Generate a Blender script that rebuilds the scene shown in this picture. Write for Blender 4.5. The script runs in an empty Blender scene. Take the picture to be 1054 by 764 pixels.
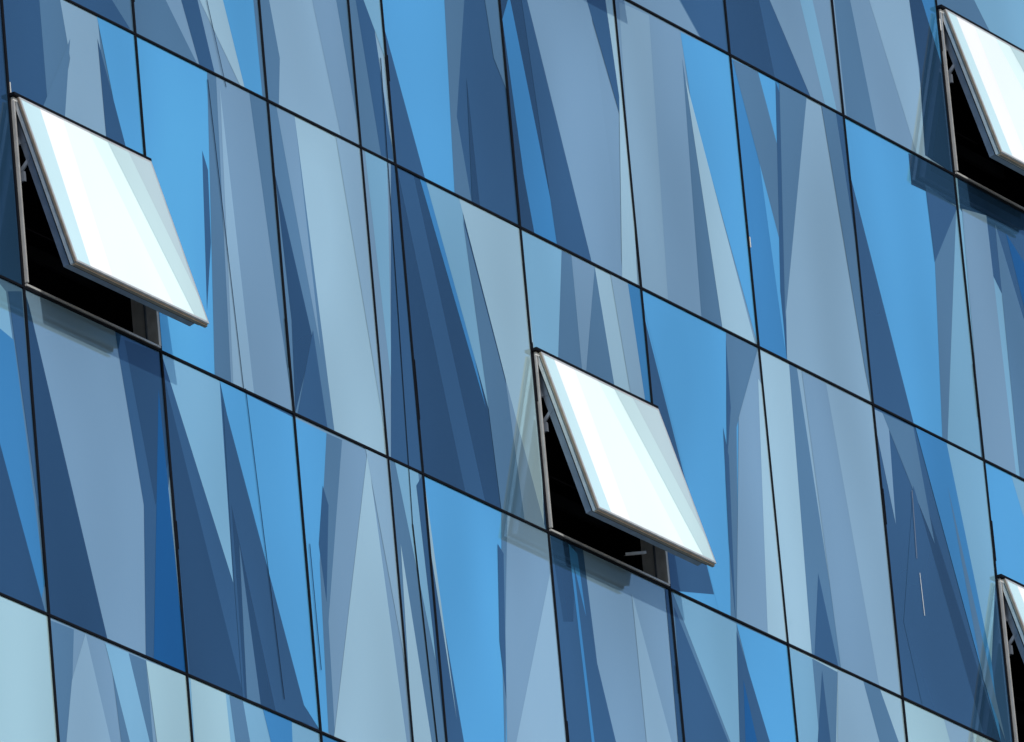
import bpy, math, random
import numpy as np
from mathutils import Vector, Matrix
random.seed(11)
scene=bpy.context.scene
H=2.0
FRAC=0.59
PW,PH=1054.0,764.0
# ---------------------------------------------------------------- camera survey
GR=[]
def g(i,z,x,y): GR.append((i,z,x,y))
for i,x,y in [(0,22,294),(1,165,363),(2,303,430),(3,433,487),(4,565,548),(5,690,607),(6,810,665),(7,928,717)]: g(i,0,x,y)
for i,x,y in [(1,138,32),(2,275,103),(3,407,170),(4,535,237),(5,657,297),(6,779,357),(7,896,418),(8,1012,474)]: g(i,1,x,y)
for i,x,y in [(6,750,57),(7,870,120),(8,985,180)]: g(i,2,x,y)
for i,x,y in [(0,50,637),(1,195,697),(2,330,750)]: g(i,-1,x,y)
SA=[(0,78,272),(1,215,330),(4,612,525),(5,735,576)]
def rodr(r):
    t=np.linalg.norm(r)
    if t<1e-12: return np.eye(3)
    k=r/t; K=np.array([[0,-k[2],k[1]],[k[2],0,-k[0]],[-k[1],k[0],0]])
    return np.eye(3)+math.sin(t)*K+(1-math.cos(t))*K@K
R0=np.array([[.524,-.85,-.09],[-.24,-.24,.94],[-.82,-.47,-.33]])
U,_,Vt=np.linalg.svd(R0); R0=U@Vt
p0=np.zeros(9)
C0=np.array([5.6,0,1.1])+R0[2]*95
def unpack(p):
    return rodr(p[:3])@R0, C0+p[3:6]*10, 15500*math.exp(p[6]), 1.5+p[7], math.radians(20)+p[8]
def proj(P,R,C,f):
    q=R@(P-C)
    return PW/2+f*q[0]/-q[2], PH/2-f*q[1]/-q[2]
def resid(p):
    R,C,f,W,th=unpack(p); o=[]
    for i,z,x,y in GR:
        a,b=proj(np.array([i*W,0,z*H]),R,C,f); o+= [a-x,b-y]
    L=FRAC*H-.03
    for i,x,y in SA:
        s=0.03 if i in(0,4) else -0.03
        a,b=proj(np.array([i*W+s,-math.sin(th)*L-.05,FRAC*H-.01-math.cos(th)*L]),R,C,f); o+=[a-x,b-y]
    o+=[p[6]/.15*2,p[7]/.1*2,p[8]/.1*2]
    return np.array(o)
p=p0.copy(); lam=1e-2; r=resid(p); c=r@r
for it in range(200):
    J=np.zeros((len(r),9))
    for k in range(9):
        d=np.zeros(9); d[k]=1e-6
        J[:,k]=(resid(p+d)-resid(p-d))/2e-6
    A=J.T@J
    st=np.linalg.solve(A+lam*np.diag(np.diag(A)+1e-9),-J.T@r)
    r2=resid(p+st); c2=r2@r2
    if c2<c: p=p+st; r=r2; c=c2; lam=max(lam*.4,1e-9)
    else: lam*=4
    if lam>1e12: break
R,C,FPX,W,TH=unpack(p)
Z0=1.7-C[2]           # camera stands at eye height, facade datum line rises accordingly
def wall(x,y):
    d=R.T@np.array([(x-PW/2)/FPX,-(y-PH/2)/FPX,-1.0]); t=-C[1]/d[1]; q=C+t*d
    return (q[0],q[2])
# ---------------------------------------------------------------- materials
def lin(c):
    return tuple(((v/255)/12.92 if v/255<=.04045 else ((v/255+.055)/1.055)**2.4) for v in c)
K=(.71,.69,.79)
def mat(name,base=(.5,.5,.5),rough=.5,metal=0,spec=.5,attr=False,noise=.06,nscale=3.0,bump=0,detail=4):
    m=bpy.data.materials.new(name); m.use_nodes=True
    n=m.node_tree.nodes; l=m.node_tree.links; b=n['Principled BSDF']
    b.inputs['Roughness'].default_value=rough; b.inputs['Metallic'].default_value=metal
    b.inputs['Specular IOR Level'].default_value=spec
    tc=n.new('ShaderNodeTexCoord')
    mp=n.new('ShaderNodeMapping'); l.new(tc.outputs['Object'],mp.inputs['Vector'])
    nz=n.new('ShaderNodeTexNoise'); nz.inputs['Scale'].default_value=nscale; nz.inputs['Detail'].default_value=detail
    l.new(mp.outputs['Vector'],nz.inputs['Vector'])
    mr=n.new('ShaderNodeMapRange'); mr.inputs['From Min'].default_value=.3; mr.inputs['From Max'].default_value=.7
    mr.inputs['To Min'].default_value=1-noise; mr.inputs['To Max'].default_value=1+noise
    l.new(nz.outputs['Fac'],mr.inputs['Value'])
    mx=n.new('ShaderNodeVectorMath'); mx.operation='SCALE'
    if attr:
        a=n.new('ShaderNodeVertexColor'); a.layer_name='tint'; l.new(a.outputs['Color'],mx.inputs[0])
        mp.inputs['Scale'].default_value=(1.1,1,.45)
    else: mx.inputs[0].default_value=base
    l.new(mr.outputs['Result'],mx.inputs['Scale']); l.new(mx.outputs['Vector'],b.inputs['Base Color'])
    if bump:
        bp=n.new('ShaderNodeBump'); bp.inputs['Strength'].default_value=bump; bp.inputs['Distance'].default_value=.01
        n2=n.new('ShaderNodeTexNoise'); n2.inputs['Scale'].default_value=1.3; l.new(tc.outputs['Object'],n2.inputs['Vector'])
        l.new(n2.outputs['Fac'],bp.inputs['Height']); l.new(bp.outputs['Normal'],b.inputs['Normal'])
    return m
M_glass=mat('tinted_facade_glass',rough=.03,metal=.65,spec=.2,attr=True,noise=.13,nscale=.9,bump=.02,detail=1)  # per-facet colour attribute stands in for sky reflections
M_sash=mat('pale_sash_glass',rough=.04,metal=.12,spec=.5,attr=True,noise=.05,nscale=1.2,detail=1)  # sky reflected by the sash is painted in as a pale base
M_joint=mat('black_joint_gasket',(.004,.005,.008),.7,spec=.08,noise=.2,nscale=8)
M_alu=mat('anodised_aluminium',(.68,.68,.66),.35,.1,noise=.12,nscale=14)
M_rim=mat('brushed_silver_rim',(.50,.51,.51),.35,.4,noise=.12,nscale=14)
M_alud=mat('grey_blue_aluminium',(.18,.21,.26),.4,.3,noise=.12,nscale=14)
M_bronze=mat('bronze_edge_trim',(.22,.17,.12),.4,.4,noise=.15,nscale=14)
M_dark=mat('dark_interior',(.006,.006,.008),.9,spec=.05,noise=.2)
M_blind=mat('dim_blind_rail',(.014,.015,.018),.8,spec=.1,noise=.2)
M_conc=mat('concrete',(.32,.32,.31),.85,noise=.15,nscale=1.5,bump=.4)
M_gr=mat('paving',(.22,.22,.21),.9,noise=.2,nscale=.3)
# ---------------------------------------------------------------- mesh helper
class MB:
    def __init__(s): s.v=[];s.f=[];s.c=[];s.m=[]
    def poly(s,pts,col=(1,1,1),mi=0):
        k=len(s.v); s.v+=[tuple(map(float,q)) for q in pts]; s.f.append(tuple(range(k,k+len(pts)))); s.c.append(col); s.m.append(mi)
    def box(s,x0,x1,y0,y1,z0,z1,mi=0,T=None,col=(1,1,1)):
        P=[(x0,y0,z0),(x1,y0,z0),(x1,y1,z0),(x0,y1,z0),(x0,y0,z1),(x1,y0,z1),(x1,y1,z1),(x0,y1,z1)]
        if T: P=[T(*q) for q in P]
        k=len(s.v); s.v+=[tuple(map(float,q)) for q in P]
        for f in [(0,3,2,1),(4,5,6,7),(0,1,5,4),(1,2,6,5),(2,3,7,6),(3,0,4,7)]:
            s.f.append(tuple(k+a for a in f)); s.c.append(col); s.m.append(mi)
    def obj(s,name,mats,parent=None,loc=(0,0,0),tint=False):
        me=bpy.data.meshes.new(name); me.from_pydata(s.v,[],s.f); 
        for m in mats: me.materials.append(m)
        me.polygons.foreach_set('material_index',s.m)
        if tint:
            ca=me.color_attributes.new('tint','FLOAT_COLOR','CORNER')
            d=[]
            for fi,pl in enumerate(me.polygons):
                for _ in pl.loop_indices: d+= [*s.c[fi],1.0]
            ca.data.foreach_set('color',d)
        me.update()
        o=bpy.data.objects.new(name,me); scene.collection.objects.link(o); o.parent=parent; o.location=loc
        return o
def empty(name,parent=None,loc=(0,0,0)):
    e=bpy.data.objects.new(name,None); scene.collection.objects.link(e); e.parent=parent; e.location=loc; return e
bld=empty('glass_office_building',None,(0,0,Z0))
# ---------------------------------------------------------------- facets
PAL=dict(B=(92,165,222),b=(66,132,190),L=(130,174,208),P=(163,190,212),G=(127,156,188),S=(90,124,160),D=(56,92,134),N=(44,76,114),T=(172,200,216),V=(26,90,152),Q=(146,174,202))  # facet colours: reflected sky tones painted into the glass
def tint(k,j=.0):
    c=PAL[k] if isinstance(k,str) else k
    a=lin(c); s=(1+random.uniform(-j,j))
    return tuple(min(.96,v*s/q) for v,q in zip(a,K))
CELL={}
def cell(j,i,base,*polys): CELL[(j,i)]=(base,polys)
# row above datum 2
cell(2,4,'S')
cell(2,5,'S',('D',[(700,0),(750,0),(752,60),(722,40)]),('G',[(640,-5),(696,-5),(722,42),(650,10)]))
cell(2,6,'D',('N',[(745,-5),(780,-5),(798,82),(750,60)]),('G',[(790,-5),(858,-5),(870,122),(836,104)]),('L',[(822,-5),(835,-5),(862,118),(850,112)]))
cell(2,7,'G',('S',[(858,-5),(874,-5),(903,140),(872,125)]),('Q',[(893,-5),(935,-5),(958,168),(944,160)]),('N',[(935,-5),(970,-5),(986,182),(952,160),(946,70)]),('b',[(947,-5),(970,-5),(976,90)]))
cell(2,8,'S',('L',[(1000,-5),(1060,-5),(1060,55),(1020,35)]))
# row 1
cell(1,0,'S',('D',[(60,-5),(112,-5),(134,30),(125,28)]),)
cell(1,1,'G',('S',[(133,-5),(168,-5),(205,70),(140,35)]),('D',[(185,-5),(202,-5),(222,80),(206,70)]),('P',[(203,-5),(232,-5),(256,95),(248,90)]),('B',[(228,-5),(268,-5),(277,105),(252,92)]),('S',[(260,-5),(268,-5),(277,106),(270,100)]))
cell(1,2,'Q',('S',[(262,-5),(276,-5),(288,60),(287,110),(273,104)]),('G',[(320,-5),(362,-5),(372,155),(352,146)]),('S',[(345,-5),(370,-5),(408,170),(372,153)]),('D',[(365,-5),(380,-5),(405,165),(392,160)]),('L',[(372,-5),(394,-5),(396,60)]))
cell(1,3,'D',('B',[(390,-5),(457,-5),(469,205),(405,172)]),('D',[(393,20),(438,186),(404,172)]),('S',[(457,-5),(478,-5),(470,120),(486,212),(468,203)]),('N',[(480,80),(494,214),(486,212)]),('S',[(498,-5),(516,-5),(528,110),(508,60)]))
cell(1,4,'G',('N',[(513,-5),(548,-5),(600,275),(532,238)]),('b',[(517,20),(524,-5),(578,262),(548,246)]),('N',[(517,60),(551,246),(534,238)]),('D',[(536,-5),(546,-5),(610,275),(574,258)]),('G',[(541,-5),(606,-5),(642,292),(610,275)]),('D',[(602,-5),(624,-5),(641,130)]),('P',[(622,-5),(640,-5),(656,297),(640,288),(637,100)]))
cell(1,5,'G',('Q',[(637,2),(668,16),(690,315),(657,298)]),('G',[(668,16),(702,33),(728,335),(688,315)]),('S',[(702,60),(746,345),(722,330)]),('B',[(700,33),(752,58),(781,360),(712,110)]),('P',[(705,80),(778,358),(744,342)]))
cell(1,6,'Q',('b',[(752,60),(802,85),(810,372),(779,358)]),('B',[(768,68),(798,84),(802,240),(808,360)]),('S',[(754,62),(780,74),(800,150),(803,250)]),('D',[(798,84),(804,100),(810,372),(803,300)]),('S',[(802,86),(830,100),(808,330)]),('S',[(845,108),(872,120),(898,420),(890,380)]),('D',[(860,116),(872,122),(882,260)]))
cell(1,7,'B',('D',[(875,180),(942,442),(896,420)]),('S',[(958,168),(987,180),(1013,476),(970,453)]),('L',[(985,190),(1010,474),(975,458)]),('N',[(935,158),(990,180),(992,215),(938,190)]),('D',[(952,190),(985,214),(962,270)]))  # navy facet at top right paints the open window's reflected shade
cell(1,8,'L',('N',[(985,180),(1060,216),(1060,240),(988,214)]),('D',[(988,214),(1060,240),(1060,360),(1030,300)]),('S',[(1024,230),(1060,350),(1060,500),(1050,495)]),('V',[(1035,240),(1060,280),(1060,340)]),('G',[(990,215),(1015,222),(1046,492),(1012,475)]))  # navy band along the top is painted shadow below the window
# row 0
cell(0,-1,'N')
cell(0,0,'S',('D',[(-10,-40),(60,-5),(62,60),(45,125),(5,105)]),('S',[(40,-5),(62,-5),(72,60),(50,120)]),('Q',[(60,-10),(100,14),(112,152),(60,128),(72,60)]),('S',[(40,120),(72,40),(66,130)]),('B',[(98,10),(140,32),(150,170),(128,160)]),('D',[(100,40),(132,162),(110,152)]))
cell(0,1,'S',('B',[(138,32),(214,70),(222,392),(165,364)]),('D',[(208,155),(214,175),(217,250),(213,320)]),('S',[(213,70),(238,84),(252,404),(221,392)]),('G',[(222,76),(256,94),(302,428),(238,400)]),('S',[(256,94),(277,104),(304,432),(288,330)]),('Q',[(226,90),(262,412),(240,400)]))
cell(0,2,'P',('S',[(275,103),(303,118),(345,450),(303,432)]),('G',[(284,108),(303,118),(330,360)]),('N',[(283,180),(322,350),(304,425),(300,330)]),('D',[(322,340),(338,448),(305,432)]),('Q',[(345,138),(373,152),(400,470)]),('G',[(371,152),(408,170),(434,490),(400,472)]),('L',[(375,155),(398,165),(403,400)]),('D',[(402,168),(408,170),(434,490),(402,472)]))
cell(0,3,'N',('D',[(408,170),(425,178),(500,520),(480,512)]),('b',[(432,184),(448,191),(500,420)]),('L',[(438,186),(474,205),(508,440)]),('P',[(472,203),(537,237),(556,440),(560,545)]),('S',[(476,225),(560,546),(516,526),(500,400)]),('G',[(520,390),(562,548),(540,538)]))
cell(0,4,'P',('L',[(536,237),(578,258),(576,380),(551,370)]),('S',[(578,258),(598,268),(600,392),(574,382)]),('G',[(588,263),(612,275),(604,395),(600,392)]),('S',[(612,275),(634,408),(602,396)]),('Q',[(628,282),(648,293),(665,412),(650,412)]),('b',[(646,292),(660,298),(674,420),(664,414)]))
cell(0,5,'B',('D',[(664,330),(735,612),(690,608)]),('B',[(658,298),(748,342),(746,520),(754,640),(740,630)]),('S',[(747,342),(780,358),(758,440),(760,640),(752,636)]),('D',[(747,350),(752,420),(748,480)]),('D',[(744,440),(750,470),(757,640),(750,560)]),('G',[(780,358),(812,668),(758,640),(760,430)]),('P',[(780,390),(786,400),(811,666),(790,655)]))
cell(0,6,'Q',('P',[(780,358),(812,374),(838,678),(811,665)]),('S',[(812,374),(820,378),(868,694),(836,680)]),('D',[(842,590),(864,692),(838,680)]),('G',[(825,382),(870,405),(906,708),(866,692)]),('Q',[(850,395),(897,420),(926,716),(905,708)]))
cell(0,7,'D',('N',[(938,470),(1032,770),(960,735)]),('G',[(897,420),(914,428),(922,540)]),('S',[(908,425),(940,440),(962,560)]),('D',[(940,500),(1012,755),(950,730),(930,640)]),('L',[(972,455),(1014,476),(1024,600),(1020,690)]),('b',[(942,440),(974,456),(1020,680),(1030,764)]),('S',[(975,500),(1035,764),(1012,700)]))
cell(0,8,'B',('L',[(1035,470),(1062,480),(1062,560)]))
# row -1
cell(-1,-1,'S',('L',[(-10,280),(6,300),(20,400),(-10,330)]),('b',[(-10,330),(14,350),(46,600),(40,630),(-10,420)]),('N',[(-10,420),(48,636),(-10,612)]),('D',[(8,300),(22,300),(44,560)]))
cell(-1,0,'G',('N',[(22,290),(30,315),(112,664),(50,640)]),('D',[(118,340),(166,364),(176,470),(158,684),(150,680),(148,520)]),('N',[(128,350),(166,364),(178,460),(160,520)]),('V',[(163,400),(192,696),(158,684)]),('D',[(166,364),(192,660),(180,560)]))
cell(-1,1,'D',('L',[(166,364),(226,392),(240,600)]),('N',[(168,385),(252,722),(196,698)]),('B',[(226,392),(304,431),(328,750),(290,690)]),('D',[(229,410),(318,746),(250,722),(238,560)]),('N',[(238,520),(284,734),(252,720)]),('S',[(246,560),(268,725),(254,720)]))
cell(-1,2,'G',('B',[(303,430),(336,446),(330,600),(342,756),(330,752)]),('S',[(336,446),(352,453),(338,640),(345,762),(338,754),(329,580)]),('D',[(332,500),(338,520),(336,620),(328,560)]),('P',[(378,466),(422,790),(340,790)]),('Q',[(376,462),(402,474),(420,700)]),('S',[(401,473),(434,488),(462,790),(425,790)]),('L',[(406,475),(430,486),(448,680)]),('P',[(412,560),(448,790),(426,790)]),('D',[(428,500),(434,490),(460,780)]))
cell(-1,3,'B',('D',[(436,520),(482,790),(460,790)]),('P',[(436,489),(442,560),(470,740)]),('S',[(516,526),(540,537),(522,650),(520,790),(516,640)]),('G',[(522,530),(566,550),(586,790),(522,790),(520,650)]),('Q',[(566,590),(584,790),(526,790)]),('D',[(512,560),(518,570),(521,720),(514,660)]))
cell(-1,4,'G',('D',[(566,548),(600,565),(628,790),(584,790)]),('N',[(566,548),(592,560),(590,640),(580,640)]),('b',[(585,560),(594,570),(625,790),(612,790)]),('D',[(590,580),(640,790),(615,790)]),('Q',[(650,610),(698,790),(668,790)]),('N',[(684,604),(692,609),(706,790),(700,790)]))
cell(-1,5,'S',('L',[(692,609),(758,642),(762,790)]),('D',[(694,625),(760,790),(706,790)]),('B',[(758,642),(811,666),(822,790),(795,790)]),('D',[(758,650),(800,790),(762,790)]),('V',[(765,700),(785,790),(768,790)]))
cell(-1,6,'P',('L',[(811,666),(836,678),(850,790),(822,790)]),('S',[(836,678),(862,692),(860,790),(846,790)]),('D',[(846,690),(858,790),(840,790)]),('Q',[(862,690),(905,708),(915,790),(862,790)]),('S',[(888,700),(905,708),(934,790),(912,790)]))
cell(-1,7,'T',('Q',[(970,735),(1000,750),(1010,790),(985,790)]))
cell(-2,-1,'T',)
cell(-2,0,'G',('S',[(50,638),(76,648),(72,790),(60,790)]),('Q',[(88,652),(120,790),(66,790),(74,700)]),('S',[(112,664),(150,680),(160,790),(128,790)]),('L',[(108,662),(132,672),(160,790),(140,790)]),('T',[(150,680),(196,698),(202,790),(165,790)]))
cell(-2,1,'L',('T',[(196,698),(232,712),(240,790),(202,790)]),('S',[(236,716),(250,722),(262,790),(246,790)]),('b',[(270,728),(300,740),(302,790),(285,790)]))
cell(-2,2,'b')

def clip(poly,x0,x1,z0,z1):
    def cut(P,ax,v,sg):
        o=[]
        for a in range(len(P)):
            A=P[a];B=P[(a+1)%len(P)]
            ia=sg*(A[ax]-v)>=0; ib=sg*(B[ax]-v)>=0
            if ia:o.append(A)
            if ia!=ib:
                t=(v-A[ax])/(B[ax]-A[ax]); o.append((A[0]+t*(B[0]-A[0]),A[1]+t*(B[1]-A[1])))
        return o
    for ax,v,sg in ((0,x0,1),(0,x1,-1),(1,z0,1),(1,z1,-1)):
        if len(poly)<3: return []
        poly=cut(poly,ax,v,sg)
    return poly if len(poly)>=3 else []
I0,I1=-9,26
J0=-int((Z0-1)//H); J1=9
def is_win2(j,i): return j%2==0 and i%4==0
fac=MB()
def addp(pts,layer,col):
    a=sum(pts[k][0]*pts[(k+1)%len(pts)][1]-pts[(k+1)%len(pts)][0]*pts[k][1] for k in range(len(pts)))
    if abs(a)<1e-5: return
    if a<0: pts=pts[::-1]
    fac.poly([(q[0],-.0004*layer,q[1]) for q in pts],col)
keys='BbLPGSDNQ'
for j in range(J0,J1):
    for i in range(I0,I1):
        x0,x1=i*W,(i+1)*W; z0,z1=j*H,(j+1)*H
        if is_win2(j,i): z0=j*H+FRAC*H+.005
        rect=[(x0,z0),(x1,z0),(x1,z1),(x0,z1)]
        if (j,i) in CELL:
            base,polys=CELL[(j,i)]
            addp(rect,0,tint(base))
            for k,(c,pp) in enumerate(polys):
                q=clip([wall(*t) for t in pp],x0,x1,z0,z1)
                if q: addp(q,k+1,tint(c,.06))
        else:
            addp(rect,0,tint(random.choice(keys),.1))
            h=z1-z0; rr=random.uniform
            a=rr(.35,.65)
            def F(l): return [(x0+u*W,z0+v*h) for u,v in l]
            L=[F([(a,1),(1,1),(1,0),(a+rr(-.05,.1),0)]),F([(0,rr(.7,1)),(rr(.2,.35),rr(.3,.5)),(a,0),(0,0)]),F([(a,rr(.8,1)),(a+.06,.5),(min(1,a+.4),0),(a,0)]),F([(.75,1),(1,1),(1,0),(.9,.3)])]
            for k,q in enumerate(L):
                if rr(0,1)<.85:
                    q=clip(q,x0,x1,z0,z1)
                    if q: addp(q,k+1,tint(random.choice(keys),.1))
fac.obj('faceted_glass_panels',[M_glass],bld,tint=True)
# joints (mullion gaskets)
jt=MB()
YJ=-.008
def vseg(x,z0,z1,w=.026): jt.box(x-w/2,x+w/2,YJ,.03,z0,z1)
for i in range(I0,I1+1):
    for j in range(J0,J1):
        xx=i*W+random.uniform(-.002,.002)
        vseg(xx,j*H+.007,(j+1)*H-.007,random.uniform(.019,.022))
        if random.random()<.5:
            za=j*H+random.uniform(.1,1.4); sgn=random.choice((-1,1)); ln=random.uniform(.15,.5)
            jt.box(xx+sgn*.011-.003,xx+sgn*.011+.003,YJ-.003,.0,za,za+ln,0)
        if random.random()<.2:
            za=j*H+random.uniform(.1,1.7); jt.box(xx+.010,xx+.015,YJ-.005,.0,za,za+random.uniform(.04,.14),1)  # short light slivers imitate glints along the joint
for j in range(J0,J1+1):
    jt.box(I0*W,I1*W,YJ-.002,.03,j*H-.007,j*H+.007)
def seam(a,b,w,mi=0):
    (xa,za),(xb,zb)=wall(*a),wall(*b)
    jt.poly([(xa-w/2,-.006,za),(xa+w/2,-.006,za),(xb+w/2,-.006,zb),(xb-w/2,-.006,zb)][::-1],mi=mi)
xs=wall(371,154)[0]
for j in range(J0,J1):
    vseg(xs+random.uniform(-.003,.003),j*H+.007,(j+1)*H-.007,.017)
seam((391,60),(424,540),.008); seam((424,540),(450,770),.014)  # thin dark lines here and below paint reflections of cables
seam((212,0),(232,90),.006); seam((213,82),(250,400),.006)
seam((252,400),(292,720),.006)
seam((318,560),(330,690),.006)
seam((938,505),(943,575),.007,2); seam((946,590),(951,634),.006,1)  # light scratch marks
jt.obj('panel_joints',[M_joint,M_alu,M_alud],bld)
# ---------------------------------------------------------------- open windows
def window(i,j):
    e=empty('open_awning_window',bld,(i*W,0,j*H))
    zt=FRAC*H
    xa,xb=.016,W-.016
    fr=MB()
    d=.55
    for q in ([(xa,0,.012),(xa,d,.012),(xb,d,.012),(xb,0,.012)],[(xa,0,zt),(xb,0,zt),(xb,d,zt),(xa,d,zt)],
              [(xa,0,.012),(xa,0,zt),(xa,d,zt),(xa,d,.012)],[(xb,0,.012),(xb,d,.012),(xb,d,zt),(xb,0,zt)],[(xa,d,.012),(xa,d,zt),(xb,d,zt),(xb,d,.012)]):
        fr.poly(q,mi=1)
    fr.box(xa+.05,xb-.05,.34,.37,.46,.54,5)    # blind rail dimly seen inside
    # fixed frame
    t=.022
    fr.box(xa,xb,-.018,.04,.011,.011+t*.6,4)
    fr.box(xa,xb,-.022,.06,zt-t,zt-.001,0)
    fr.box(xa,xa+.014,-.024,.04,.011+t,zt-t,4)
    fr.box(xa+.014,xa+.028,-.010,.04,.011+t,zt-t,3)
    fr.box(xb-t,xb,-.021,.15,.011+t*.6,zt-t,0)
    fr.box(xb-t-.012,xb-t,.05,.060,.011+t,zt-t,2)
    fr.box(xa-.02,xb+.02,-.045,-.012,zt+.002,zt+.020,3)   # drip cap above
    fr.obj('fixed_frame',[M_alu,M_dark,M_alud,M_joint,M_rim,M_blind],e)
    # sash
    L=zt-.035; hz=zt-.012; hy=-.045; c,s=math.cos(TH),math.sin(TH)
    def T(x,t_,dd): return (x, hy-t_*s-dd*c, hz-t_*c+dd*s)
    sx0,sx1=xa+.008,xb-.004
    sh=MB()
    def bx(x0,x1,t0,t1,d0,d1,mi): sh.box(x0,x1,t0,t1,d0,d1,mi,T=T)
    for (ins,wd,d0,d1,mi) in ((.034,.06,-.095,-.048,1),(.018,.05,-.048,-.038,3),(.010,.05,-.038,-.016,2),(.022,.04,-.016,-.006,3),(0,.014,-.006,.0135,0)):
        a0,a1,b0,b1=sx0+ins,sx1-ins,ins,L-ins
        bx(a0,a0+wd,b0,b1,d0,d1,mi); bx(a1-wd,a1,b0,b1,d0,d1,mi)
        bx(a0+wd,a1-wd,b0,b0+wd,d0,d1,mi); bx(a0+wd,a1-wd,b1-wd,b1,d0,d1,mi)
    bx(sx0+.07,sx1-.07,.07,L-.07,-.046,-.03,3)
    bx(sx0+.001,sx1-.001,L,L+.010,-.022,-.002,4)   # bottom drip edge
    bx(sx0-.006,sx0-.0005,.002,L,-.002,.010,4)
    sh.obj('sash_frame',[M_rim,M_alud,M_alu,M_joint,M_bronze],e)
    gl=MB()
    ww=sx1-sx0
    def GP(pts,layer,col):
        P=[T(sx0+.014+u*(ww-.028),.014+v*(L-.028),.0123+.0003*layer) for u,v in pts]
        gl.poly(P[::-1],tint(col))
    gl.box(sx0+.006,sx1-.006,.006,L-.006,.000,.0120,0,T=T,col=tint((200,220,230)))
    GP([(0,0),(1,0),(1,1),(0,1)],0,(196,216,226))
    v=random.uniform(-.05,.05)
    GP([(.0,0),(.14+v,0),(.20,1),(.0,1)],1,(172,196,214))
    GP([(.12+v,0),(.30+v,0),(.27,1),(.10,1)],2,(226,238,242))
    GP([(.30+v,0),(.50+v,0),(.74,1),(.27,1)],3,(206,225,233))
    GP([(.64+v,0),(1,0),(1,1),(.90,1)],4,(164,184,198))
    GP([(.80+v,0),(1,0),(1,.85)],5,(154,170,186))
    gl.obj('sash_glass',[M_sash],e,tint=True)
    # stays
    stv=MB()
    for xx in (xa+.04,xb-.055):
        for (za,tb,hw) in ((.60,.32,.011),):
            a=Vector((xx,.02,zt*za)); b=Vector(T(xx,L*tb,-.07)); dd=(b-a)
            n=Vector((0,-dd.z,dd.y)).normalized()*hw
            P=[a-n,b-n,b+n,a+n]
            stv.poly([tuple(q) for q in P],mi=1); stv.poly([tuple(q+Vector((.012,0,0))) for q in P][::-1],mi=1)
            for m in range(4):
                A,Bq=P[m],P[(m+1)%4]; o=Vector((.012,0,0)); stv.poly([tuple(A),tuple(A+o),tuple(Bq+o),tuple(Bq)],mi=1)
        stv.box(xx,xx+.02,-.03,.02,zt*.60-.04,zt*.60+.02,1)
        stv.box(xx,xx+.02,-.06,.0,zt*.76,zt*.80,1)
    if i==4 and j==0:   # lever handle
        hx=xb-.50
        A=(hx,-.01,.085); Bq=(hx+.26,-.01,.165)
        stv.poly([A,Bq,(Bq[0],Bq[1],Bq[2]+.018),(A[0],A[1],A[2]+.018)],mi=0)
        stv.poly([A,(A[0],A[1]+.02,A[2]),(Bq[0],Bq[1]+.02,Bq[2]),Bq],mi=0)
    stv.obj('window_stays',[M_alu,M_alud],e)
for j in range(J0,J1):
    for i in range(I0,I1):
        if is_win2(j,i) and -6<=j<=5 and -5<=i<=13: window(i,j)
        elif is_win2(j,i):
            q=MB(); q.poly([(i*W,0,j*H),((i+1)*W,0,j*H),((i+1)*W,0,j*H+FRAC*H+.005),(i*W,0,j*H+FRAC*H+.005)],tint('G'))
            q.obj('closed_window',[M_glass],bld,tint=True)
# ---------------------------------------------------------------- building body
bd=MB()
xl,xr=I0*W,I1*W; zb=-Z0; ztop=J1*H
bd.box(xl+.02,xr-.02,.62,26,zb,ztop-.05,0)
bd.box(xl-.05,xr+.05,-.08,26.3,ztop+.02,ztop+1.1,0)
bd.box(xl+.01,xr-.01,-.02,.6,zb,J0*H-.03,0)
bd.box(xl-.05,xl-.005,-.03,26.1,zb,ztop,1); bd.box(xr+.005,xr+.05,-.03,26.1,zb,ztop,1)
bd.obj('building_body',[M_conc,M_alud],bld)
bpy.ops.mesh.primitive_plane_add(size=6000,location=(0,0,0)); o=bpy.context.object; o.name='ground'; o.data.materials.append(M_gr)
# ---------------------------------------------------------------- light
sd=Vector((-.38,-.78,.50)).normalized()
sun=bpy.data.lights.new('sun','SUN'); sun.energy=3.0; sun.angle=math.radians(.5); sun.color=(1,.97,.92)
so=bpy.data.objects.new('sun',sun); scene.collection.objects.link(so); so.rotation_euler=sd.to_track_quat('Z','Y').to_euler()
w=bpy.data.worlds.new('World'); scene.world=w; w.use_nodes=True
n=w.node_tree.nodes; l=w.node_tree.links
sk=n.new('ShaderNodeTexSky'); sk.sky_type='NISHITA'; sk.sun_disc=False
sk.sun_elevation=math.asin(sd.z); sk.sun_rotation=math.atan2(sd.x,sd.y)
l.new(sk.outputs[0],n['Background'].inputs[0]); n['Background'].inputs[1].default_value=.122
# ---------------------------------------------------------------- camera
cd=bpy.data.cameras.new('camera'); co=bpy.data.objects.new('camera',cd); scene.collection.objects.link(co)
Rw=Matrix([list(R[0]),list(R[1]),list(R[2])]).transposed().to_4x4()
co.matrix_world=Matrix.Translation(Vector((C[0],C[1],C[2]+Z0)))@Rw
cd.sensor_width=36; cd.sensor_fit='HORIZONTAL'; cd.lens=FPX*36/PW; cd.clip_start=1; cd.clip_end=5000
scene.camera=co
scene.view_settings.view_transform='Standard'; scene.view_settings.look='None'; scene.view_settings.exposure=0
